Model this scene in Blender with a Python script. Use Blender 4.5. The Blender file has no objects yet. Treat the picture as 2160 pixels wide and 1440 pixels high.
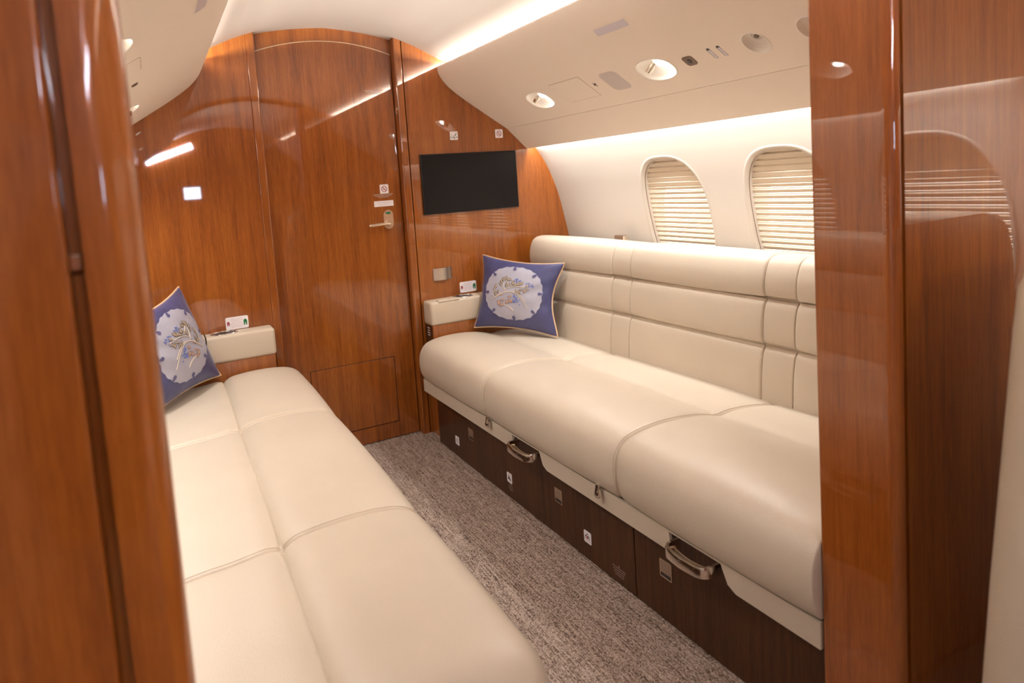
import bpy, bmesh, math, random
from mathutils import Vector, Matrix
rnd = random.Random(7)
sc = bpy.context.scene
COL = sc.collection

# ------------------------------------------------------------------ camera
F_PX, PPX, PPY = 1382.79, 1030.03, 501.40
cam = bpy.data.cameras.new('camera'); camo = bpy.data.objects.new('camera', cam); COL.objects.link(camo)
cam.sensor_width = 36.0; cam.lens = F_PX/2160*36
cam.shift_x = (1080-PPX)/2160; cam.shift_y = (PPY-720)/2160
RW = [[0.8856245, -0.1004672, 0.4534044], [-0.4593441, -0.0458065, 0.8870765], [-0.0683533, -0.9938854, -0.0867163]]
cx = Vector((RW[0][0], RW[1][0], RW[2][0])); cy = -Vector((RW[0][1], RW[1][1], RW[2][1])); cz = -Vector((RW[0][2], RW[1][2], RW[2][2]))
m = Matrix((cx, cy, cz)).transposed().to_4x4(); m.translation = Vector((-0.7479, -2.86, 1.1755))
camo.matrix_world = m
cam.clip_start = 0.02
cam.dof.use_dof = True; cam.dof.focus_distance = 2.1; cam.dof.aperture_fstop = 3.6
sc.camera = camo

# ------------------------------------------------------------------ light, exposure
sc.view_settings.view_transform = 'Standard'; sc.view_settings.look = 'None'
sc.view_settings.gamma = 1.0; sc.view_settings.use_curve_mapping = False
sc.view_settings.exposure = 0.66
w = bpy.data.worlds.new('world'); sc.world = w; w.use_nodes = True
w.node_tree.nodes['Background'].inputs[0].default_value = (1, .95, .9, 1)
w.node_tree.nodes['Background'].inputs[1].default_value = 0.05
WARM = (1.0, .975, .94); NEUT = (1.0, .985, .965); COOL = (.78, .84, 1.0)
def area(name, loc, direc, sx, sy, power, col, along=(0, 1, 0)):
    l = bpy.data.lights.new(name, 'AREA'); l.shape = 'RECTANGLE'; l.size = sx; l.size_y = sy
    l.energy = power; l.color = col
    o = bpy.data.objects.new(name, l); COL.objects.link(o)
    z = -Vector(direc).normalized(); y = Vector(along); x = y.cross(z).normalized(); y = z.cross(x)
    mm = Matrix((x, y, z)).transposed().to_4x4(); mm.translation = Vector(loc); o.matrix_world = mm
    return o
def spot(name, loc, direc, power, ang, col, blend=.6, r=.012):
    l = bpy.data.lights.new(name, 'SPOT'); l.energy = power; l.spot_size = math.radians(ang); l.spot_blend = blend
    l.color = col; l.shadow_soft_size = r
    o = bpy.data.objects.new(name, l); COL.objects.link(o)
    o.location = loc; o.rotation_euler = Vector(direc).to_track_quat('-Z', 'Y').to_euler()
    return o
CEIL_W, SIDE_W, READ_W = 13.5, 6.2, 12.5
for s in (1, -1):
    # LED strips in the ceiling coves and the sidewall coves: compartment, then forward cabin
    area('ceiling_cove_light', (s*.580, -1.04, 1.7125), (-s*.45, 0, .9), .014, 2.02, CEIL_W, WARM)
    area('sidewall_cove_light', (s*.983, -1.04, 1.350), (s*.55, 0, -.8), .012, 2.02, SIDE_W, NEUT)
    yc, ly = ((-3.30, 1.75) if s == 1 else (-2.66, .54))
    area('ceiling_cove_light', (s*.600, yc, 1.7125), (-s*.6, 0, .8), .014, ly, CEIL_W*(.85 if s == 1 else 1.3), WARM)
    if s == 1: area('sidewall_cove_light', (s*.992, -3.24, 1.352), (s*.35, 0, -1), .012, 1.7, SIDE_W*(2.3 if s == 1 else .3), NEUT)

# ------------------------------------------------------------------ materials
def newmat(name):
    mt = bpy.data.materials.new(name); mt.use_nodes = True
    nt = mt.node_tree; return mt, nt, nt.nodes['Principled BSDF'], nt.links
def N(nt, typ, **kw):
    n = nt.nodes.new(typ)
    for k, v in kw.items():
        if k in n.inputs: n.inputs[k].default_value = v
        else: setattr(n, k, v)
    return n
def ramp(nt, stops):
    r = nt.nodes.new('ShaderNodeValToRGB'); e = r.color_ramp.elements
    while len(e) < len(stops): e.new(.5)
    for i, (p, c) in enumerate(stops): e[i].position = p; e[i].color = (*c, 1)
    return r
def wood(name, dark, mid, light, coat=1.0, grain=1.0, rough=.45, coat_ior=1.5, coat_rough=.025):
    mt, nt, b, L = newmat(name)
    tc = N(nt, 'ShaderNodeTexCoord')
    def layer(scale, detail, dist, off=(0, 0, 0)):
        mp = N(nt, 'ShaderNodeMapping'); mp.inputs['Scale'].default_value = scale; mp.inputs['Location'].default_value = off
        L.new(tc.outputs['Object'], mp.inputs['Vector'])
        n = N(nt, 'ShaderNodeTexNoise', Scale=1.0, Detail=detail, Roughness=.6, Distortion=dist)
        L.new(mp.outputs[0], n.inputs['Vector']); return n.outputs['Fac']
    a = layer((34*grain, 34*grain, 1.6), 5, .8); b2 = layer((170, 170, 7), 4, .3, (3, 1, 2)); c = layer((380, 380, 26), 2, 0, (9, 4, 1))
    d = layer((3.2, 3.2, .8), 2, .3, (5, 5, 5))
    def mth(op, x, y):
        n = N(nt, 'ShaderNodeMath', operation=op)
        for i, q in enumerate((x, y)):
            if isinstance(q, (int, float)): n.inputs[i].default_value = q
            else: L.new(q, n.inputs[i])
        return n.outputs[0]
    v = mth('ADD', mth('ADD', mth('MULTIPLY', a, .34), mth('MULTIPLY', b2, .24)), mth('ADD', mth('MULTIPLY', c, .20), mth('MULTIPLY', d, .22)))
    r = ramp(nt, [(.36, dark), (.49, mid), (.64, light)]); L.new(v, r.inputs[0]); L.new(r.outputs[0], b.inputs['Base Color'])
    b.inputs['Roughness'].default_value = rough; b.inputs['Specular IOR Level'].default_value = .2
    b.inputs['Coat Weight'].default_value = coat; b.inputs['Coat Roughness'].default_value = coat_rough; b.inputs['Coat IOR'].default_value = coat_ior
    return mt
M = {}
def plain(name, col, rough=.5, metal=0, spec=.5, coat=0, bump=None, bscale=300, bdist=.001, var=.0, vscale=6):
    mt, nt, b, L = newmat(name)
    b.inputs['Base Color'].default_value = (*col, 1); b.inputs['Roughness'].default_value = rough
    b.inputs['Metallic'].default_value = metal; b.inputs['Specular IOR Level'].default_value = spec
    b.inputs['Coat Weight'].default_value = coat
    tc = N(nt, 'ShaderNodeTexCoord')
    if var:
        n = N(nt, 'ShaderNodeTexNoise', Scale=vscale, Detail=3); L.new(tc.outputs['Object'], n.inputs['Vector'])
        r = ramp(nt, [(.3, tuple(x*(1-var) for x in col)), (.7, tuple(min(1, x*(1+var)) for x in col))]); L.new(n.outputs['Fac'], r.inputs[0])
        L.new(r.outputs[0], b.inputs['Base Color'])
    if bump:
        if bump == 'voronoi': n = N(nt, 'ShaderNodeTexVoronoi', Scale=bscale); out = n.outputs['Distance']
        else: n = N(nt, 'ShaderNodeTexNoise', Scale=bscale, Detail=3); out = n.outputs['Fac']
        L.new(tc.outputs['Object'], n.inputs['Vector'])
        bp = N(nt, 'ShaderNodeBump', Strength=.35, Distance=bdist); L.new(out, bp.inputs['Height']); L.new(bp.outputs[0], b.inputs['Normal'])
    return mt
def emit(name, col, s):
    mt, nt, b, L = newmat(name)
    b.inputs['Base Color'].default_value = (*col, 1); b.inputs['Emission Color'].default_value = (*col, 1); b.inputs['Emission Strength'].default_value = s
    return mt
M['wood'] = wood('veneer_wood', (.165, .040, .0045), (.285, .077, .0078), (.41, .130, .014), coat_ior=1.66)
M['wood_post'] = wood('post_wood', (.20, .047, .005), (.31, .080, .009), (.42, .125, .015), rough=.4, coat_ior=1.66)
M['wood_near_lit'] = wood('near_lit_wood', (.24, .060, .007), (.37, .104, .011), (.49, .155, .018), rough=.4, coat=.7, coat_rough=.06)  # same veneer, brighter colour standing in for strong light on the left pillar
M['wood_dark'] = wood('dark_base_wood', (.030, .0105, .004), (.062, .022, .0075), (.10, .038, .013), coat=.3, grain=1.6)
M['gap'] = plain('dark_gap', (.012, .006, .004), .8, spec=.1)
M['leather'] = plain('cream_leather', (.62, .535, .43), .37, spec=.5, bump='voronoi', bscale=420, bdist=.0008, var=.03, vscale=5)
M['leather_edge'] = plain('cream_stitched_leather', (.60, .515, .412), .5, spec=.35, bump='voronoi', bscale=420, bdist=.0008)
M['arm'] = plain('armrest_leather', (.62, .525, .41), .45, spec=.4, bump='noise', bscale=260, bdist=.0006)
M['stitch'] = plain('stitching_thread', (.62, .5, .37), .7)
M['psu'] = plain('headliner_fabric', (.90, .805, .715), .75, spec=.2, bump='noise', bscale=500, bdist=.0006)
M['side'] = plain('sidewall_fabric', (.58, .525, .465), .7, spec=.25, bump='noise', bscale=420, bdist=.0004)
M['ceil'] = plain('ceiling_fabric', (.66, .59, .525), .75, spec=.2, bump='noise', bscale=420, bdist=.0004)
M['blind'] = plain('pleated_blind_fabric', (.68, .575, .46), .7, spec=.2, bump='noise', bscale=200, bdist=.0004)
M['frame'] = plain('window_bezel_plastic', (.56, .50, .435), .5)
M['chrome'] = plain('polished_nickel', (.82, .77, .70), .14, metal=1)
M['steel'] = plain('brushed_steel', (.74, .66, .55), .36, metal=1, bump='noise', bscale=90, bdist=.0004)
M['latch'] = plain('aged_nickel', (.55, .48, .40), .32, metal=1)
M['nickel'] = plain('warm_nickel', (.74, .62, .49), .26, metal=1)
M['screen'] = plain('dark_screen', (.010, .0085, .009), .3, spec=.18)
M['bezel'] = plain('black_bezel', (.008, .007, .007), .5)
M['white'] = plain('white_placard', (.88, .84, .86), .4)
M['red'] = plain('placard_red', (.33, .015, .03), .5)
M['green'] = plain('placard_green', (.0, .16, .05), .5)
M['ink'] = plain('placard_ink', (.015, .012, .02), .6)
M['grey'] = plain('faded_print', (.50, .40, .36), .6)
M['pink'] = plain('fine_print_pink', (.66, .50, .56), .6)
M['lilac'] = plain('grille_grey', (.64, .58, .56), .7, bump='voronoi', bscale=900, bdist=.0006)
M['signgrey'] = plain('unlit_sign', (.70, .66, .72), .35)
M['bowl'] = plain('white_bowl', (.92, .87, .80), .45)
M['brown'] = plain('brown_plastic', (.16, .095, .06), .45)
M['black'] = plain('black_plastic', (.02, .016, .014), .4)
M['navy'] = plain('navy_satin', (.060, .063, .165), .38, spec=.6, bump='noise', bscale=38, bdist=.003, var=.14, vscale=14)
M['navy_dark'] = plain('navy_notch', (.10, .095, .22), .5)
for n_ in ('navy',):
    b_ = M[n_].node_tree.nodes['Principled BSDF']; b_.inputs['Sheen Weight'].default_value = .25; b_.inputs['Sheen Roughness'].default_value = .35; b_.inputs['Sheen Tint'].default_value = (.8, .8, 1, 1)
M['silver'] = plain('silver_blue_satin', (.42, .415, .50), .4, spec=.5, bump='noise', bscale=30, bdist=.003, var=.06, vscale=10)
M['cord'] = plain('gold_cord', (.66, .46, .28), .55, bump='noise', bscale=300, bdist=.001)
M['leaf'] = plain('embroidery_brown', (.16, .105, .06), .7)
M['rust'] = plain('embroidery_rust', (.34, .13, .08), .7)
M['thread'] = plain('embroidery_cream', (.68, .58, .45), .7)
M['berry'] = plain('embroidery_blue', (.12, .18, .55), .6)
M['lens'] = emit('reading_lens', (1, .95, .9), 14)
M['daylight'] = emit('daylight_pane', (1, .97, .93), 1.7)
M['bar'] = emit('cool_light_tube', (.80, .84, 1.0), 55)
M['mon'] = emit('bright_screen', (.62, .78, 1.0), 16)
def carpet():
    mt, nt, b, L = newmat('ribbed_carpet')
    tc = N(nt, 'ShaderNodeTexCoord')
    def nz(scale, det, rough=.6):
        mp = N(nt, 'ShaderNodeMapping'); mp.inputs['Scale'].default_value = scale; L.new(tc.outputs['Object'], mp.inputs['Vector'])
        n = N(nt, 'ShaderNodeTexNoise', Scale=1, Detail=det, Roughness=rough); L.new(mp.outputs[0], n.inputs['Vector']); return n.outputs['Fac']
    d = nz((26, 20, 1), 2); rib = nz((230, 9, 1), 1)
    mp = N(nt, 'ShaderNodeMapping'); mp.inputs['Scale'].default_value = (290, 215, 1); L.new(tc.outputs['Object'], mp.inputs['Vector'])
    vo = N(nt, 'ShaderNodeTexVoronoi', Scale=1, Randomness=.85); L.new(mp.outputs[0], vo.inputs['Vector'])
    sp = N(nt, 'ShaderNodeSeparateColor'); L.new(vo.outputs['Color'], sp.inputs[0])
    def mth(op, x, y):
        n = N(nt, 'ShaderNodeMath', operation=op)
        for i, q in enumerate((x, y)):
            if isinstance(q, (int, float)): n.inputs[i].default_value = q
            else: L.new(q, n.inputs[i])
        return n.outputs[0]
    tuft = mth('SUBTRACT', .56, mth('MULTIPLY', vo.outputs['Distance'], .62))
    v = mth('ADD', mth('ADD', mth('MULTIPLY', tuft, .55), mth('MULTIPLY', sp.outputs[0], .22)), mth('ADD', mth('MULTIPLY', rib, .50), mth('MULTIPLY', d, .12)))
    r = ramp(nt, [(.36, (.11, .071, .054)), (.53, (.35, .258, .205)), (.74, (.58, .465, .395))])
    L.new(v, r.inputs[0]); L.new(r.outputs[0], b.inputs['Base Color']); b.inputs['Roughness'].default_value = .95; b.inputs['Specular IOR Level'].default_value = .1
    bp = N(nt, 'ShaderNodeBump', Strength=.8, Distance=.004); L.new(v, bp.inputs['Height']); L.new(bp.outputs[0], b.inputs['Normal'])
    return mt
M['carpet'] = carpet()

# ------------------------------------------------------------------ mesh helpers (world coordinates in, local to the parent's empty out)
def origin_of(o):
    v = Vector((0, 0, 0))
    while o is not None: v = v + o.location; o = o.parent
    return v
def obj(name, geo, mat, parent=None, smooth=True, ang=35, loc=None):
    verts, faces = geo[0], geo[1]; mats = mat if isinstance(mat, (list, tuple)) else [mat]
    off = origin_of(parent) if parent else Vector((0, 0, 0))
    if loc is not None: off = off + Vector(loc)-origin_of(parent) if parent else Vector(loc)
    me = bpy.data.meshes.new(name)
    me.from_pydata([tuple(Vector(v)-off) for v in verts], [], faces)
    for mm in mats: me.materials.append(M[mm] if isinstance(mm, str) else mm)
    if len(geo) > 2: me.polygons.foreach_set('material_index', geo[2])
    bm = bmesh.new(); bm.from_mesh(me); bmesh.ops.recalc_face_normals(bm, faces=bm.faces); bm.to_mesh(me); bm.free()
    me.polygons.foreach_set('use_smooth', [smooth]*len(me.polygons))
    if smooth: me.set_sharp_from_angle(angle=math.radians(ang))
    me.update()
    o = bpy.data.objects.new(name, me); COL.objects.link(o)
    if parent: o.parent = parent
    if loc is not None: o.location = Vector(loc)-(origin_of(parent) if parent else Vector((0, 0, 0)))
    return o
def empty(name, loc):
    o = bpy.data.objects.new(name, None); COL.objects.link(o); o.location = loc; o.empty_display_size = .05; return o
def tag(o, label, cat, group=None, kind=None):
    o['label'] = label; o['category'] = cat
    if group: o['group'] = group
    if kind: o['kind'] = kind
    return o
def struct(o): o['kind'] = 'structure'; return o
def join(*geos):
    V, Fc, I = [], [], []
    for k, g in enumerate(geos):
        n = len(V); V += list(g[0]); Fc += [tuple(i+n for i in f) for f in g[1]]
        I += list(g[2]) if len(g) > 2 else [0]*len(g[1])
    return V, Fc, I
def mi(g, i): return g[0], g[1], [i]*len(g[1])
def mir(g, s):
    if s == 1: return g
    return ([(-v[0], v[1], v[2]) for v in g[0]],)+tuple(g[1:])
def prism(poly, a0, a1, axis='y'):
    n = len(poly); V = []
    for a in (a0, a1):
        for p, q in poly: V.append({'y': (p, a, q), 'x': (a, p, q), 'z': (p, q, a)}[axis])
    Fc = [tuple(range(n)), tuple(range(2*n-1, n-1, -1))]+[(i, (i+1) % n, n+(i+1) % n, n+i) for i in range(n)]
    return V, Fc
def box(x0, x1, y0, y1, z0, z1, bev=0, seg=2):
    bm = bmesh.new(); bmesh.ops.create_cube(bm, size=1)
    for v in bm.verts: v.co = Vector(((x0+x1)/2+v.co.x*(x1-x0), (y0+y1)/2+v.co.y*(y1-y0), (z0+z1)/2+v.co.z*(z1-z0)))
    if bev: bmesh.ops.bevel(bm, geom=bm.edges[:], offset=bev, segments=seg, affect='EDGES', profile=.5)
    bm.verts.index_update(); g = [tuple(v.co) for v in bm.verts], [tuple(v.index for v in f.verts) for f in bm.faces]; bm.free(); return g
def catmull(pts, k=6, closed=False):
    P = [Vector(p) for p in pts]; n = len(P); out = []
    for i in range(n if closed else n-1):
        p1, p2 = P[i], P[(i+1) % n]
        p0 = P[i-1] if (i > 0 or closed) else p1*2-p2
        p3 = P[(i+2) % n] if (i+2 < n or closed) else p2*2-p1
        for j in range(k):
            t = j/k
            out.append(.5*((2*p1)+(p2-p0)*t+(2*p0-5*p1+4*p2-p3)*t*t+(3*p1-p0-3*p2+p3)*t**3))
    if not closed: out.append(P[-1])
    return out
def tube(path, r, closed=False, n=8):
    P = [Vector(p) for p in path]; V, Fc = [], []; m_ = len(P); ref = None
    for i, p in enumerate(P):
        a = P[i-1] if (i or closed) else p; b = P[(i+1) % m_] if (i < m_-1 or closed) else p
        t = (b-a).normalized()
        if ref is None: ref = t.orthogonal().normalized()
        ref = (ref-t*ref.dot(t)).normalized(); q = t.cross(ref)
        for k in range(n):
            an = 2*math.pi*k/n; V.append(tuple(p+(ref*math.cos(an)+q*math.sin(an))*(r if not callable(r) else r(i/(m_-1)))))
    for i in range(m_ if closed else m_-1):
        for k in range(n):
            i2 = (i+1) % m_; Fc.append((i*n+k, i*n+(k+1) % n, i2*n+(k+1) % n, i2*n+k))
    if not closed: Fc += [tuple(range(n))[::-1], tuple(range((m_-1)*n, m_*n))]
    return V, Fc
def ribbon(path, up, h, t):
    """flat bar: path of centres, band of height h along up, thickness t"""
    P = [Vector(p) for p in path]; up = Vector(up); V, Fc = [], []; m_ = len(P)
    for i, p in enumerate(P):
        d = (P[min(i+1, m_-1)]-P[max(i-1, 0)]).normalized(); s = d.cross(up).normalized()
        for a, b in ((-.5, -.5), (.5, -.5), (.5, .3), (.3, .5), (-.3, .5), (-.5, .3)): V.append(tuple(p+s*a*t+up*b*h))
    n = 6
    for i in range(m_-1):
        for k in range(n): Fc.append((i*n+k, i*n+(k+1) % n, (i+1)*n+(k+1) % n, (i+1)*n+k))
    Fc += [tuple(range(n))[::-1], tuple(range((m_-1)*n, m_*n))]
    return V, Fc
class Fr:                      # a frame on a surface: u right, v up, n out
    def __init__(s, o, u, v):
        s.o = Vector(o); s.u = Vector(u).normalized(); s.v = Vector(v).normalized(); s.n = s.u.cross(s.v).normalized()
    def p(s, a, b, c=0): return tuple(s.o+s.u*a+s.v*b+s.n*c)
def rrect(w_, h_, r, n=5):
    out = []
    for cx_, cy_, a0 in ((w_/2-r, h_/2-r, 0), (-w_/2+r, h_/2-r, 90), (-w_/2+r, -h_/2+r, 180), (w_/2-r, -h_/2+r, 270)):
        for k in range(n+1):
            a = math.radians(a0+90*k/n); out.append((cx_+r*math.cos(a), cy_+r*math.sin(a)))
    return out
def sell(a, b, n=2.0, k=40):
    out = []
    for i in range(k):
        t = 2*math.pi*i/k; c, s = math.cos(t), math.sin(t)
        out.append((a*abs(c)**(2/n)*(1 if c >= 0 else -1), b*abs(s)**(2/n)*(1 if s >= 0 else -1)))
    return out
def slab(fr, poly, c0, c1):
    n = len(poly); V = [fr.p(a, b, c0) for a, b in poly]+[fr.p(a, b, c1) for a, b in poly]
    Fc = [tuple(range(n))[::-1], tuple(range(n, 2*n))]+[(i, (i+1) % n, n+(i+1) % n, n+i) for i in range(n)]
    return V, Fc
def flat(fr, poly, c): return [fr.p(a, b, c) for a, b in poly], [tuple(range(len(poly)))]
def ring(fr, r0, r1, c, k=28, cu=0, cv=0):
    V = [fr.p(cu+r*math.cos(2*math.pi*i/k), cv+r*math.sin(2*math.pi*i/k), c) for i in range(k) for r in (r0, r1)]
    return V, [(2*i, 2*i+1, (2*i+3) % (2*k), (2*i+2) % (2*k)) for i in range(k)]
def seg2(p, q, w_):
    d = Vector((q[0]-p[0], q[1]-p[1])); d.normalize(); nx, ny = -d.y*w_/2, d.x*w_/2
    return [(p[0]+nx, p[1]+ny), (p[0]-nx, p[1]-ny), (q[0]-nx, q[1]-ny), (q[0]+nx, q[1]+ny)]
def textlines(fr, widths, pitch, h, c, mat_i=0, seed=1):
    r = random.Random(seed); gs = []
    for i, w_ in enumerate(widths):
        x = -w_/2; y = -i*pitch
        while x < w_/2-.0008:
            l = r.uniform(.0022, .007); x2 = min(x+l, w_/2)
            gs.append(mi(flat(fr, [(x, y), (x2, y), (x2, y+h), (x, y+h)], c), mat_i)); x = x2+.0012
    return join(*gs)
def cut(o, cutters):
    g = join(*cutters); c = obj('cutter', g, 'gap', smooth=False)
    md = o.modifiers.new('b', 'BOOLEAN'); md.operation = 'DIFFERENCE'; md.solver = 'EXACT'; md.object = c
    dg = bpy.context.evaluated_depsgraph_get(); dg.update()
    me = bpy.data.meshes.new_from_object(o.evaluated_get(dg)); o.modifiers.clear(); old = o.data; o.data = me; me.name = o.name
    bpy.data.meshes.remove(old); cm = c.data; bpy.data.objects.remove(c); bpy.data.meshes.remove(cm)
    me.polygons.foreach_set('use_smooth', [True]*len(me.polygons)); me.set_sharp_from_angle(angle=math.radians(28))

# ------------------------------------------------------------------ floor, ceiling, overhead panels, side walls
YF = -4.25
struct(obj('floor', box(-1.3, 1.3, YF-.1, .2, -.05, 0), 'carpet', smooth=False))
half = [(0, 1.886), (.10, 1.879), (.20, 1.866), (.30, 1.845), (.386, 1.815), (.46, 1.781), (.52, 1.753), (.56, 1.742), (.62, 1.742), (.655, 1.742), (.655, 1.69)]
ins = [tuple(p) for p in catmull(half[:8], 4)]+half[8:]
lower = [(-x, z) for x, z in ins[::-1]]+ins[1:]
cpoly = lower+[(.70, 1.69), (.70, 1.97), (-.70, 1.97), (-.70, 1.69)]
struct(obj('ceiling', prism(cpoly, YF, .1), 'ceil', ang=25))
PR = [(.548, 1.716), (.530, 1.7245), (.512, 1.722), (.506, 1.712), (.513, 1.685), (.530, 1.657), (.553, 1.631), (.581, 1.607), (.622, 1.577), (.666, 1.547), (.757, 1.489), (.857, 1.4255)]
up_in = [tuple(p) for p in catmull(PR[:10], 4)]+PR[10:]
upper_poly = up_in+[(.885, 1.455), (.72, 1.60), (.61, 1.690), (.575, 1.700)]
lower_poly = [(.8585, 1.4245), (.963, 1.325), (.970, 1.322), (.974, 1.328), (.974, 1.345), (.955, 1.36), (.887, 1.4535)]
D2 = Vector((.192, -.122)).normalized()
def psu_frame(x, y, s):        # frame on the flat of the overhead panel, u towards the bulkhead, v up-inboard
    z = 1.547+(x-.666)*(-.122/.192)
    if s == 1: return Fr((x, y, z), (0, -1, 0), (-D2.x, 0, -D2.y))
    return Fr((-x, y, z), (0, 1, 0), (D2.x, 0, -D2.y))
SW = [(.985, 1.372), (1.013, 1.328), (1.045, 1.288), (1.07, 1.249), (1.095, 1.20), (1.117, 1.147), (1.135, 1.097), (1.151, 1.041), (1.169, .96), (1.187, .872), (1.203, .75), (1.21, .6), (1.205, .4), (1.18, .2), (1.14, 0)]
swi = [tuple(p) for p in catmull(SW, 3)]
swpoly = swi+[(1.30, 0), (1.30, 1.372)]
def sw_x(z):
    for (x0, z0), (x1, z1) in zip(swi, swi[1:]):
        if z1 <= z <= z0: return x0+(x1-x0)*(z0-z)/(z0-z1)
WIN = {1: [-.83, -1.377, -1.9, -2.635, -3.4], -1: [-.92, -1.467, -1.98, -3.1]}
WA, WB, WN, WZ = .180, .247, 2.7, .970
LIGHTS = {1: [(.748, -.497), (.748, -1.204)], -1: [(.783, -.43), (.783, -1.375)]}
AIR = {1: [(.747, -1.600), (.747, -1.770)], -1: []}
nwin = 0
slat_me = {}
for s in (1, -1):
    side = 'right' if s == 1 else 'left'
    t = struct(obj('trim_%d' % (1 if s == 1 else 2), mir(prism(upper_poly, YF if s == 1 else -2.95, -.0005), s), 'psu', ang=28))
    cs = [slab(psu_frame(x, y, s), sell(*((.077, .053) if s == 1 else (.066, .045)), 2.3), -.03, .03) for x, y in LIGHTS[s]]
    cs += [slab(psu_frame(x, y, s), sell(.036, .043, 2.0), -.024, .03) for x, y in AIR[s]]
    cut(t, cs)
    obj('lower_panel', mir(prism(lower_poly, YF if s == 1 else -2.95, -.0005), s), 'psu', t, ang=28)
    wl = struct(obj('wall_'+side, mir(prism(swpoly, YF, .05), s), 'side', ang=28))
    cut(wl, [prism([(y+a, WZ+b) for a, b in sell(WA, WB, WN, 56)], s*1.0, s*1.27, 'x') for y in WIN[s]])
    for y in WIN[s]:
        nwin += 1
        # rounded bezel that follows the wall, then the reveal and the pleats of the blind
        V, Fc = [], []; k = 56
        prof = [(.013, .0006), (.011, -.0008), (.006, -.0014), (.001, -.0006), (-.002, .003), (-.0022, .012), (-.0022, .016), (-.0025, .040)]
        base = sell(1, 1, WN, k)
        for a, b in base:
            for e, dx in prof:
                yy, zz = y+a*(WA+e), WZ+b*(WB+e); V.append((s*(sw_x(zz)+dx), yy, zz))
        n = len(prof)
        for i in range(k):
            for j in range(n-1): Fc.append((i*n+j, i*n+j+1, ((i+1) % k)*n+j+1, ((i+1) % k)*n+j))
        wo = struct(obj('window_%d' % nwin, (V, Fc, [1 if q_ % (n-1) == 5 else 0 for q_ in range(len(Fc))]), ['frame', 'brown']))
        z = 1.2276
        while z > .73:
            x = sw_x(z)+.036
            op = z < 1.122            # the pleats hang slightly apart below the folded stack at the top
            if op not in slat_me:
                L_ = .385
                poly = [(.001, .0), (-.0070, -.0060), (-.0070, -.0075), (.000, -.0172), (.002, -.0172), (.003, .0)] if op else [(.001, .0), (-.0085, -.0066), (-.0085, -.0082), (.000, -.0215), (.004, -.0215), (.004, .0)]
                sl = obj('slat', prism(poly, -L_/2, L_/2, 'y'), 'blind', smooth=False); slat_me[op] = sl.data
            else:
                sl = bpy.data.objects.new('slat', slat_me[op]); COL.objects.link(sl)
            sl.parent = wo; sl.location = (s*x, y, z)
            if s == -1: sl.rotation_euler = (0, 0, math.pi)
            z -= .0206
        obj('window_pane', prism([(y+a, WZ+b) for a, b in sell(WA+.02, WB+.02, WN, 40)], s*1.262, s*1.267, 'x'), 'daylight', wo)

# ------------------------------------------------------------------ aft bulkhead: fixed panels, stiles, header, door
def sidepanel(x0, x1): return box(x0, x1, 0, .08, 0, 1.9)
wb = struct(obj('wall_back', box(-1.28, -.335, 0, .08, 0, 1.92), 'wood', smooth=False))
obj('fixed_panel', box(.338, 1.28, 0, .08, 0, 1.92), 'wood', wb, smooth=False)
for s in (1, -1):
    a, b = .2985, .3355
    poly = [(a, .06), (a, .008), (a+.0002, .0065), (a+.0012, .0038), (a+.0032, .0014), (a+.006, .0002), (a+.0075, 0), (a+.0082, 0), (b-.0062, 0), (b-.0055, 0), (b-.0035, .0005), (b-.0015, .0018), (b-.0003, .004), (b, .06)]
    obj('stile', mir(prism(poly, 0, 1.92, 'z'), s), 'wood', wb, ang=50)
obj('header_panel', box(-.2985, .2985, .050, .09, 1.70, 1.92), 'wood', wb, smooth=False)
obj('gap_backing', box(-.34, .34, .082, .09, 0, 1.92), 'gap', wb, smooth=False)
top = [(.2945-.589*i/24, 1.8255-.0505*((.2945-.589*i/24)/.2945)**2) for i in range(25)]
door_poly = [(-.2945, .004), (.2945, .004)]+top
door = struct(obj('door_1', prism(door_poly, .043, .08), 'wood', smooth=False))
V, Fc = [], []
for x, z in top: V += [(x, .040, z), (x, .040, z+.0035), (x, .052, z+.0035), (x, .052, z)]
for i in range(24):
    for k in range(4): Fc.append((4*i+k, 4*i+(k+1) % 4, 4*i+4+(k+1) % 4, 4*i+4+k))
obj('top_edge_glint', (V, Fc), 'cord', door)  # pale strip coloured in as the light caught along the door's top edge
obj('kick_panel', box(-.190, .197, .0415, .05, .079, .387, .0012, 1), 'wood', door, smooth=False)
def frameline(x0, x1, z0, z1, y, w_=.0022):
    return join(box(x0-w_, x1+w_, y, y+.004, z1, z1+w_), box(x0-w_, x1+w_, y, y+.004, z0-w_, z0), box(x0-w_, x0, y, y+.004, z0, z1), box(x1, x1+w_, y, y+.004, z0, z1))
obj('panel_seam', frameline(-.190, .197, .079, .387, .0422), 'gap', door, smooth=False)
# lever handle
fh = Fr((.2235, .043, 1.030), (1, 0, 0), (0, 0, 1))
hp = obj('handle_plate', slab(fh, [(a, b) for a, b in rrect(.047, .088, .0234, 8)], 0, .008), 'nickel', door)
obj('indicator', slab(fh, rrect(.021, .010, .003), .0078, .0088), ['green'], hp) if False else None
fi = Fr(fh.p(0, .030, 0), (1, 0, 0), (0, 0, 1))
obj('lock_indicator', slab(fi, [(-.009, .003), (-.012, 0), (-.004, -.0065), (.010, -.0065), (.012, .004)], .007, .0092), 'green', hp)
fk = Fr(fh.p(0, -.019, 0), (1, 0, 0), (0, 0, 1))
hub = [slab(fk, sell(.017, .017), .006, .020), slab(fk, sell(.012, .012), .020, .030)]
obj('lever', join(*hub, tube(catmull([fk.p(.0, 0, .028), fk.p(-.02, .001, .030), fk.p(-.06, -.001, .030), fk.p(-.092, -.003, .029), fk.p(-.096, -.003, .024)], 5), .0065, n=10)), 'nickel', hp)

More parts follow.
